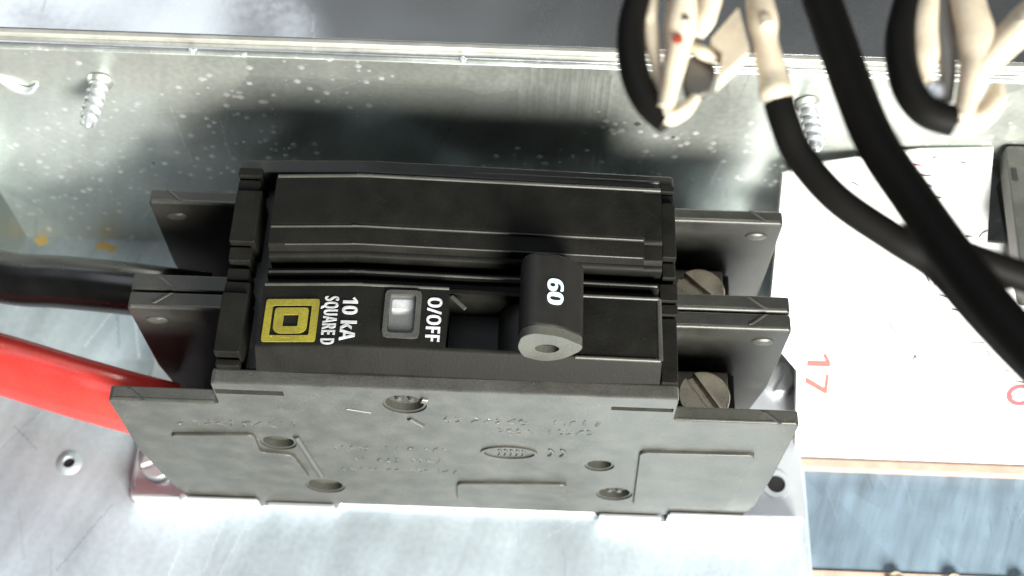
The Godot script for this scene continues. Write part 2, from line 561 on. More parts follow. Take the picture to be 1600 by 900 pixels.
func breaker() -> void:
	var b := thing("circuit_breaker", "black two-pole circuit breaker with a yellow square emblem and 60 on its handle", "circuit breaker", Vector3(-5, 2.2, 0))
	# core and side plates
	obj("housing", block(-40.0, 28.1, 2.6, 51.0, -17.0, 15.2, 0.3), M.base, b)
	front_plate(b)
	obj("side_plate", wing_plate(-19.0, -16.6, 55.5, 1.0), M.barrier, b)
	# barriers between the terminals
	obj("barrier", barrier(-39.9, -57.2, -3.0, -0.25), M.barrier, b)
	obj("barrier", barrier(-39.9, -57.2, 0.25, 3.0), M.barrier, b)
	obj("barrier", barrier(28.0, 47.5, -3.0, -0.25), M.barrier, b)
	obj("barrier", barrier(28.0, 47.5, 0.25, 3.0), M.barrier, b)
	# bevel flags and moulded dots at the barrier tips
	for q in [[-1.0, -56.9, -16.7, 0], [-1.0, -56.9, 2.9, 1], [1.0, 47.2, -16.7, 0], [1.0, 47.2, 2.9, 1]]:
		var st := lathe([Vector2(1.25, 0), Vector2(1.25, 0.25), Vector2(0.95, 0.5), Vector2(0, 0.55)], Vector3(q[1] - q[0] * 3.6, 42.3, q[2]), Vector3.BACK, 18, Vector2(1.4, 0.8))
		obj("moulded_dot", st, M.base, b)
	for q in [[-54.2, -51.8, -19.0], [-54.2, -51.8, 17.0], [42.2, 44.6, -19.0], [42.2, 44.6, 17.0], [-53.0, -50.5, -2.7], [-50.5, -53.0, 0.3], [41.0, 43.5, -2.7], [43.5, 41.0, 0.3]]:
		var w := 2.0
		var p := PackedVector2Array([Vector2(q[0] - 0.28, -q[2] - 0.1), Vector2(q[0] + 0.28, -q[2] - 0.1), Vector2(q[1] + 0.28, -q[2] - w), Vector2(q[1] - 0.28, -q[2] - w)])
		obj("moulded_rib", prism(p, 46.2, 46.62, "y", 0.1), M.base, b)
	for q in [[-56.6, -40.8, -16.95], [-56.6, -40.8, 2.65], [29.0, 46.9, -16.95], [29.0, 46.9, 2.65], [29.0, 46.9, -0.6], [29.0, 46.9, 18.6], [-56.6, -41.0, 18.6], [-39.6, 27.8, 18.6]]:
		var top := 46.05 if absf(q[0] + 39.6) > 0.1 else 53.6
		obj("edge_highlight_bead", tube([Vector3(q[0], top, q[2]), Vector3((q[0] + q[1]) / 2, top, q[2]), Vector3(q[1], top, q[2])], [Vector2(0.42, 0.42), Vector2(0.42, 0.42), Vector2(0.42, 0.42)], 12, 2), M.base, b)  # bright edge highlights drawn as added beads of the paler plastic
	# terminals: block, clamp plate and a slotted screw
	for side in [-1, 1]:
		for z in [-9.6, 9.6]:
			var cx: float = 34.4 if side > 0 else -46.6
			var x_in: float = 27.9 if side > 0 else -39.9
			var x_far: float = 41.0 if side > 0 else -52.5
			var t := obj("terminal", block(min(x_in, x_far), max(x_in, x_far), 3.0, 30.0 if side > 0 else 12.0, z - 6.4, z + 6.4, 0.4), M.dark, b)
			if side < 0:
				continue
			obj("clamp", block(cx - 4.6, cx + 4.8, 30.0, 34.0, z - 4.9, z + 4.9, 0.4), M.lug, t)
			terminal_screw(t, Vector3(cx + 0.4, 34.0, z + 0.6), 4.2, -0.75 if z < 0 else -1.0)
	# cover of the farther pole
	obj("cover", along_x(pole_profile(-1.0, 0, 0, 0, 60.1), stations(-33.6, 23.2)), M.cover, b)
	obj("cover_step", along_x(pole_profile(-1.0, 0, 0, 0, 59.4), stations(23.2, 26.0)), M.cover, b)
	# cover of the nearer pole, in one piece with the openings for indicator and handle
	var c := PackedVector3Array()
	c.append_array(along_x(pole_profile(1.0), stations(-33.6, -15.0)))
	c.append_array(along_x(pole_profile(1.0, 5.2, 12.6, 55.2), stations(-15.0, -10.0)))
	c.append_array(along_x(pole_profile(1.0), stations(-10.0, -5.9)))
	c.append_array(along_x(pole_profile(1.0, 4.9, 13.9, 50.4), stations(-5.9, 12.4)))
	c.append_array(along_x(pole_profile(1.0), stations(12.4, 25.6)))
	obj("cover", c, M.cover, b)
	# raised mouldings along the cover edges, added in paler plastic as edge highlights
	for e in [[-17.7, 56.75, -36.0, 26.0, 0.3], [-14.1, 60.02, -33.4, 25.8, 0.32], [-5.05, 59.95, -33.4, 23.0, 0.16], [-2.2, 59.45, -31.0, 22.9, 0.14], [1.3, 57.15, -33.4, 25.3, 0.26], [4.15, 58.35, -33.4, -5.9, 0.28], [4.15, 58.35, 13.0, 25.4, 0.32], [14.3, 58.3, 13.0, 25.4, 0.32]]:
		var pts := []
		var rad := []
		for x in [e[2], -20.0, -19.0, -18.0, e[3]]:
			if x >= min(e[2], e[3]) and x <= max(e[2], e[3]):
				pts.append(Vector3(x, e[1] + lift(x), e[0]))
				rad.append(Vector2(e[4], e[4]))
		obj("moulding", tube(pts, rad, 10, 2), M.base, b)
	obj("moulding", tube([Vector3(25.4, 58.3 + lift(25.4), 4.2), Vector3(25.4, 58.3 + lift(25.4), 14.2)], [Vector2(0.34, 0.34), Vector2(0.42, 0.34)], 10, 2), M.base, b)
	# end frames of the cover
	for q in [[-40.2, -36.4, -16.8, -15.2, 57.2], [-40.1, -36.6, -14.9, -12.9, 56.6], [-40.0, -36.0, -12.6, -3.2, 57.2], [-39.9, -36.5, -2.9, -0.4, 56.2], [-39.9, -36.5, 0.4, 2.6, 55.4], [-39.8, -36.0, 3.0, 4.9, 55.9], [-39.8, -35.9, 5.2, 15.2, 56.6], [-39.6, -36.0, 15.5, 16.7, 55.0],
		[26.1, 28.4, -16.8, -15.6, 56.2], [26.3, 28.3, -15.4, -13.6, 55.6], [26.1, 28.3, -13.3, -3.4, 56.6], [26.1, 28.2, -3.1, -0.4, 55.6], [25.7, 28.5, 0.4, 3.4, 55.3], [25.7, 28.5, 3.7, 5.6, 54.9], [25.7, 28.3, 5.9, 16.7, 54.6]]:
		obj("end_block", block(q[0], q[1], 49.5, q[4], q[2], q[3], 0.35), M.cover, b)
	# trip indicator: a clear lens over a white flag
	var w := obj("indicator_frame", ring(rect(-15.2, -9.8, -12.8, -5.0, 0.8), rect(-14.5, -10.6, -12.1, -5.7, 0.6), 57.9, 58.7), M.base, b)
	obj("indicator_flag", block(-14.4, -11.0, 55.3, 57.4, 5.7, 7.7, 0.5), M.white, w)
	obj("lens", block(-14.5, -10.6, 57.6, 58.3, 5.6, 12.2, 0.25), M.clear, w)
	obj("switch_well_shade", block(-5.8, 12.3, 50.45, 51.2, 5.0, 13.8, 0.1), M.dark, b)  # dark liner added: the shade inside the well is put into its colour
	# switch opening: drum behind the handle, a tick on the rim
	obj("switch_drum", lathe([Vector2(0, 0), Vector2(5.0, 0), Vector2(5.0, 8.6), Vector2(0, 8.6)], Vector3(6.6, 51.5, 5.1), Vector3.BACK, 40), M.dark, b)
	obj("rim_tick", moved(block(-1.5, 1.5, -0.2, 0.25, -0.3, 0.3, 0.15), Transform3D(Basis(Vector3.UP, -0.75), Vector3(-4.4, 57.9, 6.4))), M.base, b)
	handle(b)
	printing(b)

func terminal_screw(t: Node, at: Vector3, r: float, ang: float) -> void:
	# pan head in two halves either side of its slot, over a disc
	var s := obj("screw", lathe([Vector2(0, 0), Vector2(r, 0), Vector2(r, 1.2), Vector2(r - 0.3, 1.5), Vector2(0, 1.5)], at, Vector3.UP, 32), M.brass, t)
	for k in [0.0, PI]:
		var p := PackedVector2Array()
		for i in 17:
			var a := lerpf(0.17, PI - 0.17, i / 16.0)
			p.append(Vector2(cos(a), sin(a)) * r)
		p = inset(fix_ccw(p), 0.0)
		var g := prism(p, 1.4, 2.7, "y", 0.35)
		obj("head_half", moved(g, Transform3D(Basis(Vector3.UP, ang + k), at)), M.brass, s)

func handle(b: Node) -> void:
	var p := fillet(PackedVector2Array([Vector2(5.4, 57.9), Vector2(4.5, 61.0), Vector2(5.0, 64.4), Vector2(6.8, 65.7), Vector2(10.6, 64.9), Vector2(14.0, 62.2), Vector2(13.6, 60.4), Vector2(11.2, 57.6), Vector2(8.4, 56.6)]), 1.1, 4)
	var h := obj("handle", prism(p, 1.6, 13.6, "z", 0.7), M.handle, b, 50.0)
	# pale moulded end with its hole
	var hole := PackedVector2Array()
	var outer := inset(fix_ccw(p), 0.15)
	for q in outer:
		var d := (q - Vector2(8.8, 60.9)).normalized()
		hole.append(Vector2(8.8, 60.9) + Vector2(d.x * 1.75, d.y * 1.35))
	obj("handle_end", ring(outer, hole, 13.5, 14.9, "z"), M.handle_end, h)
	obj("handle_bore", prism(inset(fix_ccw(hole), -0.05), 13.4, 13.75, "z"), M.dark, h)
	# rating on top, read from the right-hand end
	lettering("rating", "60", 2.3, Vector3(9.6, 65.12, 7.9), Vector3.BACK, Vector3(1, -0.205, 0), M.blue_white, h, 0.3, 1.25)
	for x in [5.35, 12.75]:
		obj("side_rib", block(x - 0.35, x + 0.35, 59.5, 63.0, 2.4, 13.0, 0.3), M.handle, h)

func printing(b: Node) -> void:
	var y := 58.4 + lift(-28.0) + 0.02
	var tilt := Transform3D(Basis(Vector3.BACK, 0.075).scaled(Vector3(0.93, 1, 0.95)), Vector3(-28.8, y, 10.3))
	var e := obj("emblem", moved(ring(rect(-4.3, 4.3, -3.7, 3.7, 0.4), rect(-3.15, 3.15, -2.6, 2.6, 0.3), 0.0, 0.14), tilt), M.yellow, b)
	var d_out := fillet(PackedVector2Array([Vector2(-2.7, -1.6), Vector2(-1.9, -2.25), Vector2(1.9, -2.25), Vector2(2.7, -1.6), Vector2(2.7, 2.2), Vector2(-2.7, 2.2)]), 0.5, 2)
	var d_in := PackedVector2Array()
	for q in d_out:
		d_in.append(Vector2(clampf(q.x * 0.55, -1.2, 1.2), clampf(q.y * 0.5 + 0.0, -1.05, 0.95)))
	obj("emblem_letter", moved(ring(d_out, d_in, 0.0, 0.14), tilt), M.yellow, e)
	var r := Vector3.BACK
	var u := Vector3(1, 0.075, 0)
	lettering("print", "SQUARE D", 2.0, Vector3(-23.1, 58.4 + lift(-23.1) + 0.06, 10.2), r, u, M.white, b, 0.14, 0.6)
	lettering("print", "10 kA", 2.2, Vector3(-20.3, 58.46, 9.9), r, Vector3(1, 0.02, 0), M.white, b, 0.14, 0.9)
	lettering("print", "O/OFF", 2.1, Vector3(-7.9, 58.4 + lift(-7.9) + 0.06, 9.4), r, Vector3(1, -0.03, 0), M.white, b, 0.14, 0.84)

func front_plate(b: Node) -> void:
	# CSG in millimetres under a node scale
	var z0 := 16.6
	var z1 := 19.0
	var root := CSGMesh3D.new()
	root.name = "front_plate"
	root.mesh = mesh_of(wing_plate(z0, z1, 54.0), Vector3(-5, 2.2, 0), M.base, 0.5, 1.0)
	root.material = M.base
	b.add_child(root, true)
	root.scale = Vector3.ONE * S
	for h in [[-12.0, 48.6, 2.9, 1.5], [-33.5, 31.3, 2.5, 1.6], [-28.2, 11.9, 3.0, 1.6], [18.7, 26.4, 2.0, 1.6], [22.2, 13.2, 2.7, 1.5]]:
		var c := CSGCylinder3D.new()
		c.name = "hole"
		c.radius = h[2]
		c.height = h[3] * 2.0
		c.sides = 28
		c.smooth_faces = false
		c.operation = CSGShape3D.OPERATION_SUBTRACTION
		c.material = M.base
		c.rotation.x = PI / 2
		c.position = Vector3(h[0] + 5, h[1] - 2.2, z1)
		root.add_child(c, true)
		var c2 := CSGCylinder3D.new()   # countersink
		c2.name = "countersink"
		c2.radius = h[2] + 0.45
		c2.height = 0.6
		c2.sides = 28
		c2.smooth_faces = false
		c2.operation = CSGShape3D.OPERATION_SUBTRACTION
		c2.material = M.base
		c2.rotation.x = PI / 2
		c2.position = Vector3(h[0] + 5, h[1] - 2.2, z1)
		root.add_child(c2, true)
	for q in [[-40.0, -29.8, 50.2, 51.8, 1.2], [18.8, 28.0, 49.4, 50.7, 1.2]]:   # slits under the top edge
		csg_cut(root, q[0], q[1], q[2], q[3], z1, q[4])
	# raised pads of the moulding
	for q in [PackedVector2Array([Vector2(-50.4, 34.4), Vector2(-46.6, 15.2), Vector2(-30.2, 16.6), Vector2(-31.6, 27.4), Vector2(-36.9, 28.2), Vector2(-36.7, 35.6)]), PackedVector2Array([Vector2(25.8, 9.0), Vector2(24.6, 34.2), Vector2(42.9, 34.8), Vector2(42.2, 9.0)]), PackedVector2Array([Vector2(-5.2, 8.4), Vector2(13.9, 8.8), Vector2(13.7, 18.4), Vector2(-5.0, 17.0)])]:
		obj("moulded_pad", prism(fillet(q, 1.2, 3), z1 - 0.3, z1 + 0.62, "z", 0.28), M.base, b)
	# raised lettering too worn to read: small worn lumps in rows
	rng.seed = 5
	for row in [[-48.5, -30.2, 38.6, 2.0, 2.0, 0.1], [-25.0, -6.4, 30.4, 1.5, 1.25, 0.1], [-22.0, -7.5, 25.4, 1.5, 1.25, 0.0], [-24.4, -5.6, 20.6, 1.5, 1.3, 0.1], [-6.2, -3.0, 43.6, 1.6, 1.6, 0.0], [-2.0, 16.6, 43.4, 1.9, 1.5, 0.02], [2.0, 16.6, 39.8, 1.7, 1.4, 0.0]]:
		var lumps := PackedVector3Array()
		var x: float = row[0]
		while x < row[1]:
			var w: float = row[4] * rng.randf_range(0.55, 0.95)
			if rng.randf() > 0.14:
				var y: float = row[2] + (x - row[0]) * 0.03 + rng.randf_range(-0.15, 0.15)
				lumps.append_array(worn_mark(x, y, w, row[3]))
			x += w + 0.45
		obj("worn_relief", lumps, M.base, b)
	var seal := PackedVector3Array()
	var eo := PackedVector2Array()
	var ei := PackedVector2Array()
	for i in 32:
		var a := TAU * i / 32
		eo.append(Vector2(3.8 + cos(a) * 4.6, 31.0 + sin(a) * 2.7))
		ei.append(Vector2(3.8 + cos(a) * 4.1, 31.0 + sin(a) * 2.2))
	seal.append_array(ring(eo, ei, z1 - 0.1, z1 + 0.3, "z"))
	for k in 5:
		var arc := []
		for j in 5:
			var t := -0.9 + 0.45 * j
			arc.append(Vector3(1.7 + k * 0.95 + cos(t) * 0.7, 31.0 + sin(t) * 1.6, z1 + 0.05))
		seal.append_array(tube(arc, [Vector2(.2, .2), Vector2(.22, .22), Vector2(.22, .22), Vector2(.22, .22), Vector2(.2, .2)], 8, 2))
	for k in 2:
		var arc := []
		for j in 5:
			var t := -1.1 + 0.55 * j
			arc.append(Vector3(9.6 + k * 1.9 + cos(t) * 1.2, 31.6 + sin(t) * 1.7, z1 + 0.05))
		seal.append_array(tube(arc, [Vector2(.2, .2), Vector2(.25, .25), Vector2(.25, .25), Vector2(.25, .25), Vector2(.2, .2)], 8, 2))
	obj("raised_seal", seal, M.base, b)
	for q in [[-30.2, 34.6, -28.3, 17.2, 0.55], [-9.4, 51.0, -8.6, 50.6, 0.7], [-11.6, 43.6, -9.8, 40.9, 0.5], [-21.0, 46.2, -17.4, 45.0, 0.3]]:
		obj("moulded_rib", tube([Vector3(q[0], q[1], z1 - 0.05), Vector3(q[2], q[3], z1 - 0.05)], [Vector2(q[4], q[4]), Vector2(q[4], q[4])], 12, 2), M.base, b)
	# rivet ends in the holes
	for q in [[-12.9, 48.6, 0.75, 1.2], [-11.0, 48.5, 0.7, 1.2], [-27.4, 12.3, 1.4, 0.7], [21.4, 13.5, 0.7, 1.5], [23.0, 13.4, 0.7, 1.5], [-33.5, 31.3, 1.3, 0.4]]:
		obj("rivet", lathe([Vector2(0, 0), Vector2(q[2], 0), Vector2(q[2], q[3] + 1.5), Vector2(q[2] * 0.6, q[3] + 2.0), Vector2(0, q[3] + 2.0)], Vector3(q[0], q[1], 15.1), Vector3.BACK, 16), M.base, b)

func worn_mark(x: float, y: float, w: float, h: float) -> PackedVector3Array:
	var z := 19.0
	var pts := []
	var n := rng.randi_range(3, 5)
	for i in n:
		pts.append(Vector3(x + rng.randf() * w, y + (float(i) / (n - 1) - 0.5) * h + rng.randf_range(-0.2, 0.2), z - 0.08))
	var r := []
	for i in n:
		var k := rng.randf_range(0.14, 0.24)
		r.append(Vector2(k, k))
	return tube(pts, r, 7, 3)

func csg_cut(root: CSGMesh3D, x0: float, x1: float, y0: float, y1: float, z1: float, d: float) -> void:
	csg_cut_poly(root, rect(x0, x1, y0, y1), z1, d)

func csg_cut_poly(root: CSGMesh3D, p: PackedVector2Array, z1: float, d: float) -> void:
	var c := CSGMesh3D.new()
	c.name = "recess"
	c.mesh = mesh_of(prism(p, z1 - d, z1 + 1.0, "z"), Vector3(-5, 2.2, 0), M.base, 0.5, 1.0)
	c.material = M.base
	c.operation = CSGShape3D.OPERATION_SUBTRACTION
	root.add_child(c, true)

# ---------------------------------------------------------------- bracket, screws
func slotted_screw(called: String, at: Vector3, r: float, h: float, ang: float, label: String) -> void:
	var s := thing(called, label, "screw", at)
	obj("head", lathe([Vector2(0, 0), Vector2(r, 0), Vector2(r, h * 0.35), Vector2(r * 0.93, h * 0.6), Vector2(0, h * 0.62)], at, Vector3.UP, 32), M.zinc, s)
	for k in [0.0, PI]:
		var p := PackedVector2Array()
		for i in 17:
			var a := lerpf(0.16, PI - 0.16, i / 16.0)
			p.append(Vector2(cos(a), sin(a)) * r * 0.93)
		obj("head_half", moved(prism(p, h * 0.55, h, "y", h * 0.25), Transform3D(Basis(Vector3.UP, ang + k), at)), M.zinc, s)

func bracket() -> void:
	var b := thing("mounting_bracket", "shiny zinc mounting bracket under the breaker with tabs at both ends", "bracket", Vector3(-4, 0.05, 2))
	var p := fillet(PackedVector2Array([Vector2(-65.2, -20.0), Vector2(-40.8, -20.0), Vector2(-40.2, -19.6), Vector2(-27.0, -19.8), Vector2(-26.8, -18.6), Vector2(19.8, -18.6), Vector2(20.0, -19.8), Vector2(31.8, -20.0), Vector2(57.6, -19.8), Vector2(58.2, -16.2), Vector2(57.4, 13.5), Vector2(-65.6, 13.5)]), 1.6, 4)
	obj("plate", prism(p, 0.06, 1.5, "y", 0.45), M.zinc, b)
	# turned-up rims of the tabs and the hooks that grip the housing
	obj("rim", tube([Vector3(-63.6, 4.6, 19.6), Vector3(-54.0, 4.65, 19.6), Vector3(-41.4, 4.65, 19.6)], [Vector2(0.5, 0.5), Vector2(0.45, 0.45), Vector2(0.45, 0.5)], 10, 4), M.zinc, b)
	obj("rim", tube([Vector3(-64.9, 1.5, 17.0), Vector3(-65.0, 1.5, 11.0), Vector3(-64.9, 1.5, 6.0)], [Vector2(0.45, 0.4), Vector2(0.4, 0.4), Vector2(0.3, 0.3)], 10, 4), M.zinc, b)
	obj("rim", tube([Vector3(32.8, 5.4, 19.6), Vector3(46.0, 5.4, 19.6), Vector3(56.4, 5.3, 19.6)], [Vector2(0.5, 0.5), Vector2(0.5, 0.55), Vector2(0.5, 0.5)], 10, 4), M.zinc, b)
	obj("flange", block(-63.8, -41.0, 1.4, 4.6, 19.25, 20.0, 0.35), M.zinc, b)
	obj("flange", block(32.4, 56.6, 1.4, 5.4, 19.25, 20.0, 0.35), M.zinc, b)
	obj("hook", block(-39.6, -27.6, 1.4, 3.2, 19.15, 20.0, 0.35), M.zinc, b)
	obj("hook", block(20.2, 31.4, 1.4, 3.6, 19.15, 20.0, 0.35), M.zinc, b)
	obj("dimple", lathe([Vector2(0, 0), Vector2(0.8, 0), Vector2(0.6, 0.5), Vector2(0, 0.7)], Vector3(-54.5, 4.9, 19.6), Vector3.UP, 16), M.zinc, b)
	# open screw hole at the nearer right corner: a raised collar round a dark well
	var o := PackedVector2Array()
	var i2 := PackedVector2Array()
	for k in 24:
		var a := TAU * k / 24
		o.append(Vector2(52.9 + cos(a) * 2.7, -11.7 + sin(a) * 2.7))
		i2.append(Vector2(52.9 + cos(a) * 1.7, -11.7 + sin(a) * 1.7))
	var c := obj("collar", ring(o, i2, 1.4, 1.9), M.zinc, b)
	obj("well", prism(i2, 1.3, 1.56, "y"), M.dark, c)
	slotted_screw("mounting_screw", Vector3(54.6, 1.5, -9.0), 3.1, 1.9, 1.05, "bright slotted screw on the bracket's right tab, beside the white label board")
	slotted_screw("mounting_screw", Vector3(-60.8, 1.5, 12.6), 3.2, 1.8, 0.4, "bright rounded screw head at the breaker's lower left corner, partly under it")

# ---------------------------------------------------------------- wires
func wire(called: String, label: String, category: String, pts: Array, r: float, mat: Material, group := "") -> MeshInstance3D:
	var rr := []
	for p in pts:
		rr.append(Vector2(r, r))
	var o := obj(called, tube(pts, rr, 28, 10), mat)
	tag(o, label, category, group)
	return o

func wires() -> void:
	wire("black_cable", "glossy black cable entering the breaker's upper left terminal", "cable", [Vector3(-130, 29, -20), Vector3(-105, 30, -15), Vector3(-85.5, 30, -10.4), Vector3(-74.6, 30, -9.8), Vector3(-63, 29.5, -9.2), Vector3(-50.0, 26.5, -9.4)], 4.6, M.black_wire)
	wire("red_cable", "glossy red cable entering the breaker's lower left terminal", "cable", [Vector3(-130, 22, -12), Vector3(-104, 23.5, -1.5), Vector3(-84.3, 25, 3.9), Vector3(-73, 25, 7.0), Vector3(-63.5, 24.2, 9.2), Vector3(-55, 20, 9.6)], 5.2, M.red_wire)
	wire("black_cable", "thick dull black cable crossing in front from top centre to the right edge", "cable", [Vector3(14, 84, -190), Vector3(29, 114, -52), Vector3(34.1, 124, 1.4), Vector3(34.6, 125, 6.6), Vector3(37.0, 127, 23.2), Vector3(39.7, 129, 32.6), Vector3(41.6, 131, 39.3), Vector3(43.7, 133, 45.8), Vector3(46.6, 135, 52.1), Vector3(51, 138, 60.2), Vector3(58, 142, 70), Vector3(90, 150, 108), Vector3(190, 140, 190)], 1.95, M.rubber)
	wire("black_cable", "thin black wire leaving the ivory sleeve and passing behind the thick cable", "cable", [Vector3(29.0, 124.6, 15.0), Vector3(29.2, 124.4, 17.3), Vector3(29.8, 124, 20.5), Vector3(31.3, 123, 23.9), Vector3(34.7, 122.5, 28.4), Vector3(39.9, 122, 32.3), Vector3(43.7, 121.5, 34.9), Vector3(46.9, 122, 40.2), Vector3(50.4, 122, 45.0), Vector3(58, 122, 54.5), Vector3(92, 118, 92), Vector3(190, 100, 170)], 1.5, M.rubber)
	wire("black_cable", "short black cable running out to the right edge below the grey box", "cable", [Vector3(44.5, 120.3, 31.8), Vector3(49.8, 119, 33.0), Vector3(53.7, 118, 33.7), Vector3(61.1, 116, 34.7), Vector3(75, 112, 36), Vector3(190, 92, 40)], 1.5, M.rubber)
	wire("wire_loop", "black wire hooped round the left ivory connector", "wire", [Vector3(34, 128, -180), Vector3(24, 127, -50), Vector3(19.5, 126, -8), Vector3(16.4, 125.6, 4.2), Vector3(15.0, 125, 10.2), Vector3(15.2, 124.6, 15.2), Vector3(16.5, 124.2, 18.8), Vector3(18.6, 124, 21.0)], 1.45, M.rubber)
	wire("wire_loop", "black wire hooped round the right ivory connector, at the top right corner", "wire", [Vector3(60, 128, -180), Vector3(52, 127, -50), Vector3(46.4, 126, -6), Vector3(43.6, 125.5, 4.4), Vector3(41.9, 125, 10.6), Vector3(42.0, 124.6, 15.8), Vector3(43.6, 124.2, 18.8), Vector3(46.4, 124, 19.8)], 1.55, M.rubber)

func leaf(pts: Array, radii: Array, mat: Material, called: String, parent: Node) -> MeshInstance3D:
	return obj(called, tube(pts, radii, 20, 8), mat, parent)

func connectors() -> void:
	var v := func(x: float, y: float, z: float) -> Vector3: return Vector3(x, y, z)
	var a := thing("terminal_connector", "ivory nylon terminal connector with an orange mark, inside the left wire hoop", "connector", Vector3(20, 121, 10))
	leaf([v.call(18.3, 126, -2), v.call(17.0, 125.4, 8.0), v.call(16.9, 125, 10.5), v.call(17.5, 124.6, 15.6), v.call(17.7, 124.4, 17.4)], [Vector2(.55, .8), Vector2(.7, .8), Vector2(.85, .7), Vector2(.55, .6), Vector2(.5, .5)], M.ivory, "tongue", a)
	leaf([v.call(24, 129, -90), v.call(20.9, 127, -6), v.call(20.2, 126.5, 5.5), v.call(19.8, 126, 10.2), v.call(19.3, 125.6, 14.0), v.call(18.5, 125.2, 18.2), v.call(18.1, 125, 20.4)], [Vector2(1.5, 1.4), Vector2(1.5, 1.4), Vector2(1.45, 1.4), Vector2(1.75, 1.5), Vector2(1.25, 1.2), Vector2(.95, .9), Vector2(.9, .8)], M.ivory, "shank", a)
	leaf([v.call(18.0, 124.8, 20.2), v.call(18.6, 124.7, 21.0), v.call(19.9, 124.7, 20.2), v.call(21.2, 124.8, 18.6)], [Vector2(.7, .8), Vector2(.85, .8), Vector2(.8, .7), Vector2(.5, .5)], M.ivory, "hook", a)
	leaf([v.call(28, 129, -90), v.call(23.6, 127, -6), v.call(23.1, 126.6, 5.0), v.call(22.4, 126, 9.2), v.call(21.6, 125.4, 11.4)], [Vector2(1.2, 1.2), Vector2(1.2, 1.2), Vector2(1.25, 1.2), Vector2(1.1, 1.0), Vector2(.6, .6)], M.ivory, "shank", a)
	var mk := obj("orange_mark", lathe([Vector2(0, 0), Vector2(.55, 0), Vector2(.5, .25), Vector2(0, .4)], v.call(19.3, 126.9, 13.2), Vector3(-0.05, 0.95, 0.25), 16), M.orange, a)
	mk.set_meta("label", "small orange mark on the shank")
	obj("dark_pit", lathe([Vector2(0, 0), Vector2(.5, 0), Vector2(.35, .2), Vector2(0, .3)], v.call(20.0, 127.35, 10.9), Vector3(0, 0.98, 0.2), 12), M.lug, a)
	obj("housing_wing", moved(prism(fillet(PackedVector2Array([Vector2(25.8, -7.6), Vector2(26.6, -13.2), Vector2(23.3, -17.0), Vector2(23.9, -13.6), Vector2(22.7, -12.0)]), 0.3, 2), -1.0, 1.0, "y", 0.0), Transform3D(Basis.IDENTITY, Vector3(0, 124.6, 0))), M.ivory, a)
	obj("crimp", moved(prism(fillet(PackedVector2Array([Vector2(20.7, -12.9), Vector2(22.6, -12.2), Vector2(23.5, -14.4), Vector2(22.8, -17.3), Vector2(20.6, -18.4), Vector2(20.1, -16.0)]), 0.6, 3), -0.8, 0.5, "y", 0.4), Transform3D(Basis.IDENTITY, Vector3(0, 123.6, 0))), M.lug, a)
	leaf([v.call(21.2, 124.9, 12.5), v.call(22.0, 125.1, 13.2), v.call(23.2, 125.0, 14.1)], [Vector2(.5, .5), Vector2(.75, .6), Vector2(.45, .4)], M.ivory, "latch", a)
	var s := thing("wire_sleeve", "ivory insulating sleeve on the thin black wire, between hoop and thick cable", "sleeve", Vector3(28, 122, 10))
	leaf([v.call(31, 129, -90), v.call(27.2, 127, -6), v.call(27.6, 126.4, 5.0), v.call(28.0, 126, 9.6), v.call(28.2, 125.6, 12.2), v.call(28.8, 125, 15.4), v.call(29.1, 124.6, 17.6), v.call(29.15, 124.5, 17.9)], [Vector2(1.3, 1.3), Vector2(1.3, 1.3), Vector2(1.35, 1.3), Vector2(1.6, 1.5), Vector2(1.25, 1.25), Vector2(1.45, 1.45), Vector2(1.75, 1.75), Vector2(1.5, 1.5)], M.ivory, "tube", s)
	leaf([v.call(28.0, 127.2, 10.4), v.call(28.2, 127.3, 11.4)], [Vector2(.7, .6), Vector2(.65, .5)], M.ivory, "bead", s)
	var r := thing("terminal_connector", "ivory nylon terminal connector with wide arms at the top right corner", "connector", Vector3(48, 121, 10))
	leaf([v.call(56, 129, -90), v.call(49.3, 127, -4), v.call(48.6, 126.6, 6.0), v.call(49.0, 126.2, 11.0), v.call(48.6, 125.6, 14.6), v.call(47.4, 125, 18.4), v.call(46.9, 124.8, 20.2)], [Vector2(1.9, 1.6), Vector2(1.9, 1.6), Vector2(1.8, 1.5), Vector2(2.0, 1.5), Vector2(1.5, 1.3), Vector2(1.1, 1.0), Vector2(1.0, .9)], M.ivory, "shank", r)
	leaf([v.call(48.8, 125.8, 14.8), v.call(51.2, 126.2, 12.2), v.call(53.8, 126.6, 9.6), v.call(58, 127.2, 5.5), v.call(100, 130, -30)], [Vector2(1.2, 1.1), Vector2(1.6, 1.3), Vector2(1.75, 1.4), Vector2(1.8, 1.5), Vector2(1.8, 1.5)], M.ivory, "arm", r)
	leaf([v.call(46.8, 124.6, 19.6), v.call(48.4, 124.5, 19.8), v.call(50.2, 124.6, 18.0), v.call(51.0, 124.7, 15.8)], [Vector2(.9, .9), Vector2(1.2, 1.0), Vector2(1.1, .9), Vector2(.6, .6)], M.ivory, "hook", r)
	leaf([v.call(45.8, 126.6, 2), v.call(44.4, 125.8, 8.2), v.call(44.2, 125.2, 12.2), v.call(43.9, 124.6, 15.6)], [Vector2(.7, .8), Vector2(1.35, 1.1), Vector2(1.35, 1.0), Vector2(.5, .5)], M.ivory, "tongue", r)
	leaf([v.call(46.8, 126.2, 2), v.call(46.2, 125.6, 10.0), v.call(46.2, 125, 14.0), v.call(45.8, 124.4, 17.6)], [Vector2(.7, .7), Vector2(.9, .8), Vector2(.85, .7), Vector2(.6, .5)], M.lug, "crimp", r)
	obj("tab", lathe([Vector2(0, 0), Vector2(1.15, 0), Vector2(1.05, .5), Vector2(.5, .9), Vector2(0, 1.0)], v.call(45.0, 124.2, 16.4), Vector3.UP, 20, Vector2(0.9, 1.2)), M.zinc, r)

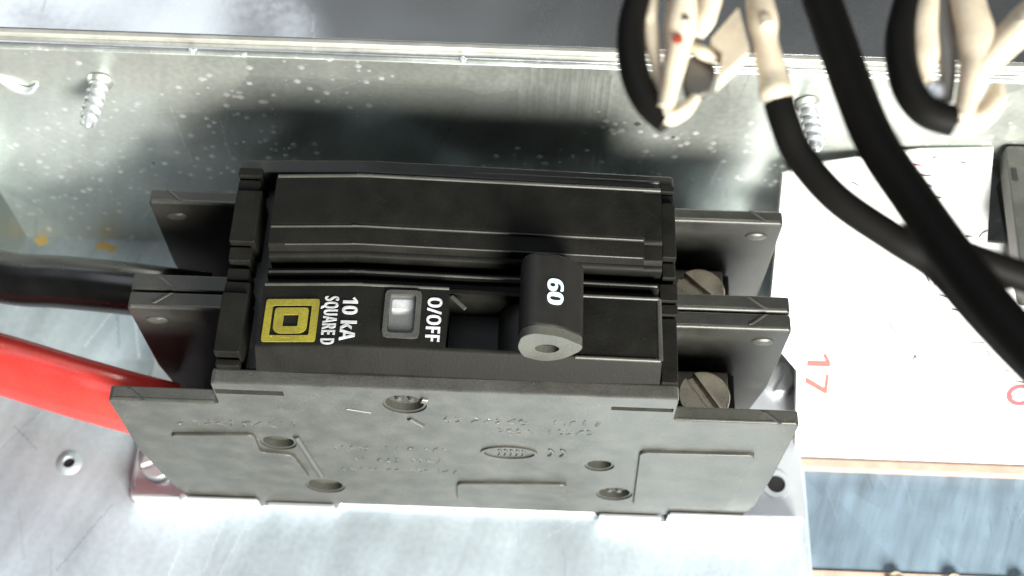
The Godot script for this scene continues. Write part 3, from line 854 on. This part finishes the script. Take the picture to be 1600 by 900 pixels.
# ---------------------------------------------------------------- sheet metal round the breaker
func screw_tip(at: Vector3, dir: Vector3, length: float, label: String) -> void:
	var s := thing("sheet_metal_screw", label, "screw", at, "screw tips poking through the back wall")
	var prof := []
	var n := 64
	for i in n + 1:
		var t := float(i) / n
		var taper := 1.0 if t < 0.72 else lerpf(1.0, 0.55, (t - 0.72) / 0.28)
		prof.append(t * length)
	# core, and a helical thread round it
	obj("shank", lathe([Vector2(0, 0), Vector2(1.25, 0), Vector2(1.25, length * 0.72), Vector2(0.9, length), Vector2(0.4, length + 0.5), Vector2(0, length + 0.6)], at, dir, 24), M.thread, s)
	var f := frame_for(dir)
	var pts := []
	var rad := []
	var turns := length / 1.55
	var steps := int(turns * 12)
	for i in steps:
		var t := float(i) / (steps - 1)
		var r := 1.45 * (1.0 if t < 0.75 else lerpf(1.0, 0.7, (t - 0.75) / 0.25))
		var a := TAU * turns * t
		pts.append(at + f.x * cos(a) * r + f.z * sin(a) * r + f.y * t * length)
		rad.append(Vector2(0.36, 0.36))
	obj("thread", tube(pts, rad, 8, 1), M.thread, s)
	obj("collar", lathe([Vector2(0, 0), Vector2(2.3, 0), Vector2(1.9, 0.6), Vector2(1.3, 0.9), Vector2(0, 0.9)], at, dir, 24), M.wall, s)

func sheets() -> void:
	var f := struct("floor", block(-150, 58.8, -1.2, 0.0, -37.0, 150, 0.25), M.floor, "pale galvanised steel panel that the breaker is mounted on")
	obj("screw_hole", lathe([Vector2(0, 0), Vector2(1.05, 0), Vector2(1.05, 0.06), Vector2(0, 0.06)], Vector3(-77.9, 0.02, 12.3), Vector3.UP, 20), M.dark, f)
	obj("raised_lip", flip(lathe([Vector2(1.0, 0.05), Vector2(1.15, 0.5), Vector2(1.7, 0.45), Vector2(2.5, 0.0)], Vector3(-78.0, 0.0, 12.0), Vector3.UP, 28)), M.floor, f)
	for q in [[-93.2, -35.4, 1.8, 1.1], [-80.6, -34.9, 1.5, 1.0], [-78.8, -34.2, 1.2, 0.9], [-65.5, -34.6, 2.2, 0.7]]:
		var p := PackedVector2Array()
		rng.seed = int(q[0] * 10)
		for k in 14:
			var a := TAU * k / 14
			var r := rng.randf_range(0.65, 1.2)
			p.append(Vector2(q[0] + cos(a) * q[2] * r, -(q[1] + sin(a) * q[3] * r)))
		obj("rust_stain", prism(p, -0.1, 0.012, "y"), M.rust, f)
	var w := struct("back_wall", block(-100, 140, -1.2, 60.2, -38.0, -36.4, 0.3), M.wall, "galvanised steel wall standing behind the breaker")
	obj("slot", tube([Vector3(-84.5, 52.5, -36.1), Vector3(-82.0, 50.6, -35.6), Vector3(-79.6, 50.2, -35.4), Vector3(-78.2, 51.2, -36.0)], [Vector2(.4, .4), Vector2(.8, .7), Vector2(.7, .6), Vector2(.3, .3)], 10, 6), M.zinc, w)
	for q in [[-50.0, 60.9, 0.7], [-6.0, 60.9, 0.6], [59.0, 60.8, 0.9]]:
		obj("weld_spot", lathe([Vector2(0, 0), Vector2(q[2], 0), Vector2(q[2] * 0.7, 0.5), Vector2(0, 0.7)], Vector3(q[0], q[1], -36.6), Vector3.UP, 14), M.zinc, w)
	struct("side_wall", prism(PackedVector2Array([Vector2(-100.0, 39.0), Vector2(-97.2, 36.4), Vector2(-96.4, 36.4), Vector2(-97.4, 31.5), Vector2(-99.6, 21), Vector2(-101, 21)]), -1.0, 62.0, "y", 0.2), M.wall, "bent flange of galvanised steel at the left corner")
	# the ledge folded back from the wall's top, and the sheet lapped on it
	struct("ledge", block(-160, 160, 60.0, 61.0, -170, -36.9, 0.3), M.ledge, "grey steel ledge running back from the top of the wall")
	obj("lapped_edge", block(-160, 160, 61.05, 62.0, -60, -39.2, 0.2), M.ledge, get_node("ledge"))
	obj("folded_rim", block(-160, 160, 61.02, 62.1, -39.15, -38.1, 0.35), M.edge, get_node("ledge"))
	screw_tip(Vector3(-67.2, 52.4, -36.3), Vector3(-0.06, -0.05, 1), 8.8, "zinc screw tip poking through the wall at far left, above the black cable")
	screw_tip(Vector3(51.4, 53.0, -36.3), Vector3(0.12, -0.05, 1), 8.8, "zinc screw tip poking through the wall between the thin wire and the thick cable")
	struct("lower_panel", block(58.0, 190, -3.4, -1.4, -10, 26.5, 0.3), M.lower, "blue-grey weathered metal panel below the label board")
	var st := thing("terminal_strip", "tan strip along the lower right edge with brass studs", "terminal strip", Vector3(90, -8, 28))
	obj("strip", block(58.0, 190, -8.0, -1.0, 26.6, 34, 0.4), M.tan, st)
	for x in [73.8, 84.2, 96]:
		obj("stud", lathe([Vector2(0, 0), Vector2(1.6, 0), Vector2(1.6, 1.2), Vector2(1.1, 1.6), Vector2(0, 1.7)], Vector3(x, -1.0, 28.4), Vector3.UP, 20), M.brass, st)

func board() -> void:
	# a stiff white label board leaning against the wall at 45 degrees
	var dir := Vector3(0, 0.722, -0.692)     # up the slope
	var nrm := Vector3(0, 0.692, 0.722)
	var at := Vector3(56.4, 0.1, 5.9)
	var b := thing("label_board", "white printed label board leaning at the right of the breaker, numbered 17", "board", at)
	var basis_ := Transform3D(Basis(Vector3.RIGHT, dir, nrm), at)
	var out := PackedVector2Array([Vector2(0.8, 0), Vector2(80, 0), Vector2(80, 42), Vector2(30.5, 43), Vector2(29.2, 60.0), Vector2(17, 59.2), Vector2(0.2, 56.2), Vector2(-6.6, 54.0), Vector2(-6.6, 24.0), Vector2(-0.6, 17.5)])  # left side widened; its white stands in for glare on wall and floor
	obj("sheet", moved(prism(out, -1.7, 0.0, "z", 0.12), basis_), M.card, b)
	obj("foot", block(57.8, 140, -1.3, 0.9, 6.1, 7.8, 0.2), M.tan, b)
	obj("backing", moved(prism(PackedVector2Array([Vector2(0.9, -0.7), Vector2(79, -0.7), Vector2(79, 40), Vector2(1.5, 40)]), -3.6, -1.72, "z", 0.15), basis_), M.tan, b)
	var p := func(u: float, v: float, h := 0.04) -> Vector3: return basis_ * Vector3(u, v, h)
	lettering("number", "17", 4.3, p.call(3.1, 17.3, 0.1), -dir, Vector3.RIGHT, M.orange, b, 0.05, 1.3, 700)
	# printed ring and wiring-diagram strokes
	var eo := PackedVector2Array()
	var ei := PackedVector2Array()
	for i in 28:
		var a := TAU * i / 28
		eo.append(Vector2(40.6 + cos(a) * 2.6, 14.4 + sin(a) * 2.2))
		ei.append(Vector2(40.6 + cos(a) * 1.5, 14.4 + sin(a) * 1.2))
	obj("printed_ring", moved(ring(eo, ei, -0.02, 0.06, "z"), basis_), M.red_ink, b)
	rng.seed = 9
	for q in [[18.8, 57.9, 19.8, 58.1, "ink"], [23.8, 57.3, 24.9, 57.2, "ink"], [15.7, 56.5, 17.4, 56.5, "red_ink"], [17.0, 54.7, 19.2, 54.7, "ink"], [18.3, 52.9, 19.5, 52.8, "blue_ink"], [19.3, 50.7, 21.4, 50.9, "ink"], [21.2, 47.9, 22.1, 48.1, "ink"], [26.5, 44.0, 27.8, 44.1, "ink"], [28.9, 43.9, 29.3, 44.7, "ink"], [29.3, 44.7, 30.2, 45.3, "ink"], [5.4, 53.1, 7.0, 52.4, "ink"], [9.1, 50.0, 10.4, 49.8, "tan"], [0.8, 50.1, 1.9, 49.9, "blue_ink"], [6.0, 47.4, 6.2, 46.0, "ink"], [1.7, 45.8, 2.8, 45.7, "blue_ink"], [20.3, 37.8, 21.3, 35.4, "ink"], [22.2, 35.1, 23.6, 35.4, "red_ink"], [23.2, 33.1, 25.3, 32.8, "ink"], [25.8, 30.5, 27.7, 30.4, "ink"], [30.1, 24.3, 32.7, 24.3, "ink"], [33.3, 22.9, 34.4, 21.0, "ink"], [36.0, 19.1, 38.1, 19.1, "red_ink"], [38.4, 17.1, 41.6, 17.0, "ink"], [39.1, 14.0, 41.5, 15.1, "ink"], [14.9, 27.7, 16.0, 26.0, "ink"], [16.0, 26.0, 16.7, 25.7, "ink"], [20.1, 20.4, 20.5, 21.6, "ink"], [20.5, 21.6, 20.9, 20.3, "ink"], [6.9, 24.6, 7.6, 24.6, "ink"], [21.8, 48.4, 25.2, 43.6, "pink_ink"], [25.2, 43.6, 28.2, 41.4, "pink_ink"], [17.1, 20.6, 17.6, 20.5, "ink"], [27.6, 3.2, 31.1, 3.2, "ink"]]:
		var a := Vector2(q[0], q[1])
		var c := Vector2(q[2], q[3])
		var n := (c - a).orthogonal().normalized() * (0.2 if q[4] != "pink_ink" else 0.5)
		obj("printed_stroke", moved(prism(PackedVector2Array([a - n, c - n * 0.7, c + n, a + n]), -0.05, 0.06, "z"), basis_), M[q[4]], b)

func grey_box() -> void:
	var b := thing("component_box", "dark grey moulded box at the right edge, beside the label board", "electrical box", Vector3(100, 18, -22))
	var p := PackedVector2Array([Vector2(87.4, 35.8), Vector2(86.2, 10.0), Vector2(130, 10.0), Vector2(130, 35.8)])
	obj("shell", prism(fillet(p, 1.0, 3), 40.2, 44.0, "y", 0.5), M.grey_box, b)
	obj("body", prism(fillet(PackedVector2Array([Vector2(90.0, 36.0), Vector2(90.0, 11.0), Vector2(130, 11.0), Vector2(130, 36.0)]), 0.8, 2), 31.5, 40.2, "y", 0.3), M.grey_box, b)
	obj("slot", block(87.6, 88.6, 43.9, 44.15, -31.0, -28.4, 0.1), M.dark, b)
	obj("latch", block(92.8, 97.0, 43.8, 45.0, -34.6, -28.0, 0.4), M.card, b)

func _ready() -> void:
	# ------------------------------------------------ camera, surroundings, lamps, exposure
	var cam := Camera3D.new()
	cam.name = "camera"
	add_child(cam)
	cam.position = Vector3(4.9618, 224.7387, 95.7337) * S
	cam.rotation = Vector3(-1.066017, 0.016626, 0.021509)
	cam.near = 0.01
	cam.far = 20.0
	var at := CameraAttributesPhysical.new()
	at.frustum_focal_length = 53.333      # 24 mm tall gate: 25.4 degrees
	at.frustum_focus_distance = 0.188
	at.exposure_aperture = 30.0
	at.frustum_near = 0.01
	at.frustum_far = 20.0
	cam.attributes = at
	cam.current = true
	var we := WorldEnvironment.new()
	we.name = "surroundings"
	var e := Environment.new()
	e.background_mode = Environment.BG_COLOR
	e.background_color = Color(0.27, 0.275, 0.28)
	e.background_energy_multiplier = 1.0
	e.tonemap_mode = Environment.TONE_MAPPER_LINEAR
	e.tonemap_exposure = 1.0
	e.sdfgi_enabled = true
	e.ssao_enabled = true
	e.ssil_enabled = true
	we.environment = e
	add_child(we)
	lamp("work_lamp", Vector3(0.165, 0.22, 0.38), Vector3(0, 0.05, 0), Vector2(0.17, 0.17), 1.0, Color(1.0, 0.985, 0.95))
	lamp("ceiling_panel", Vector3(-0.05, 0.95, -0.15), Vector3(0, 0.0, 0), Vector2(0.6, 0.5), 0.18, Color(0.94, 0.97, 1.0))
	lamp("added_ledge_lamp", Vector3(-0.50, 0.635, -0.54), Vector3(-0.06, 0.05, -0.03), Vector2(0.6, 0.3), 0.15, Color(0.96, 0.98, 1.0))  # unseen lamp added to brighten the left end of the ledge
	materials()
	sheets()
	breaker()
	bracket()
	board()
	grey_box()
	wires()
	connectors()

func lamp(called: String, pos: Vector3, aim: Vector3, size: Vector2, energy: float, col: Color) -> void:
	var l := AreaLight3D.new()
	l.name = called
	l.area_size = size
	l.light_energy = energy
	l.light_color = col
	l.shadow_enabled = true
	l.area_range = 5.0
	l.area_attenuation = 2.0
	add_child(l)
	l.look_at_from_position(pos, aim, Vector3.FORWARD if absf((aim - pos).normalized().y) > 0.9 else Vector3.UP)
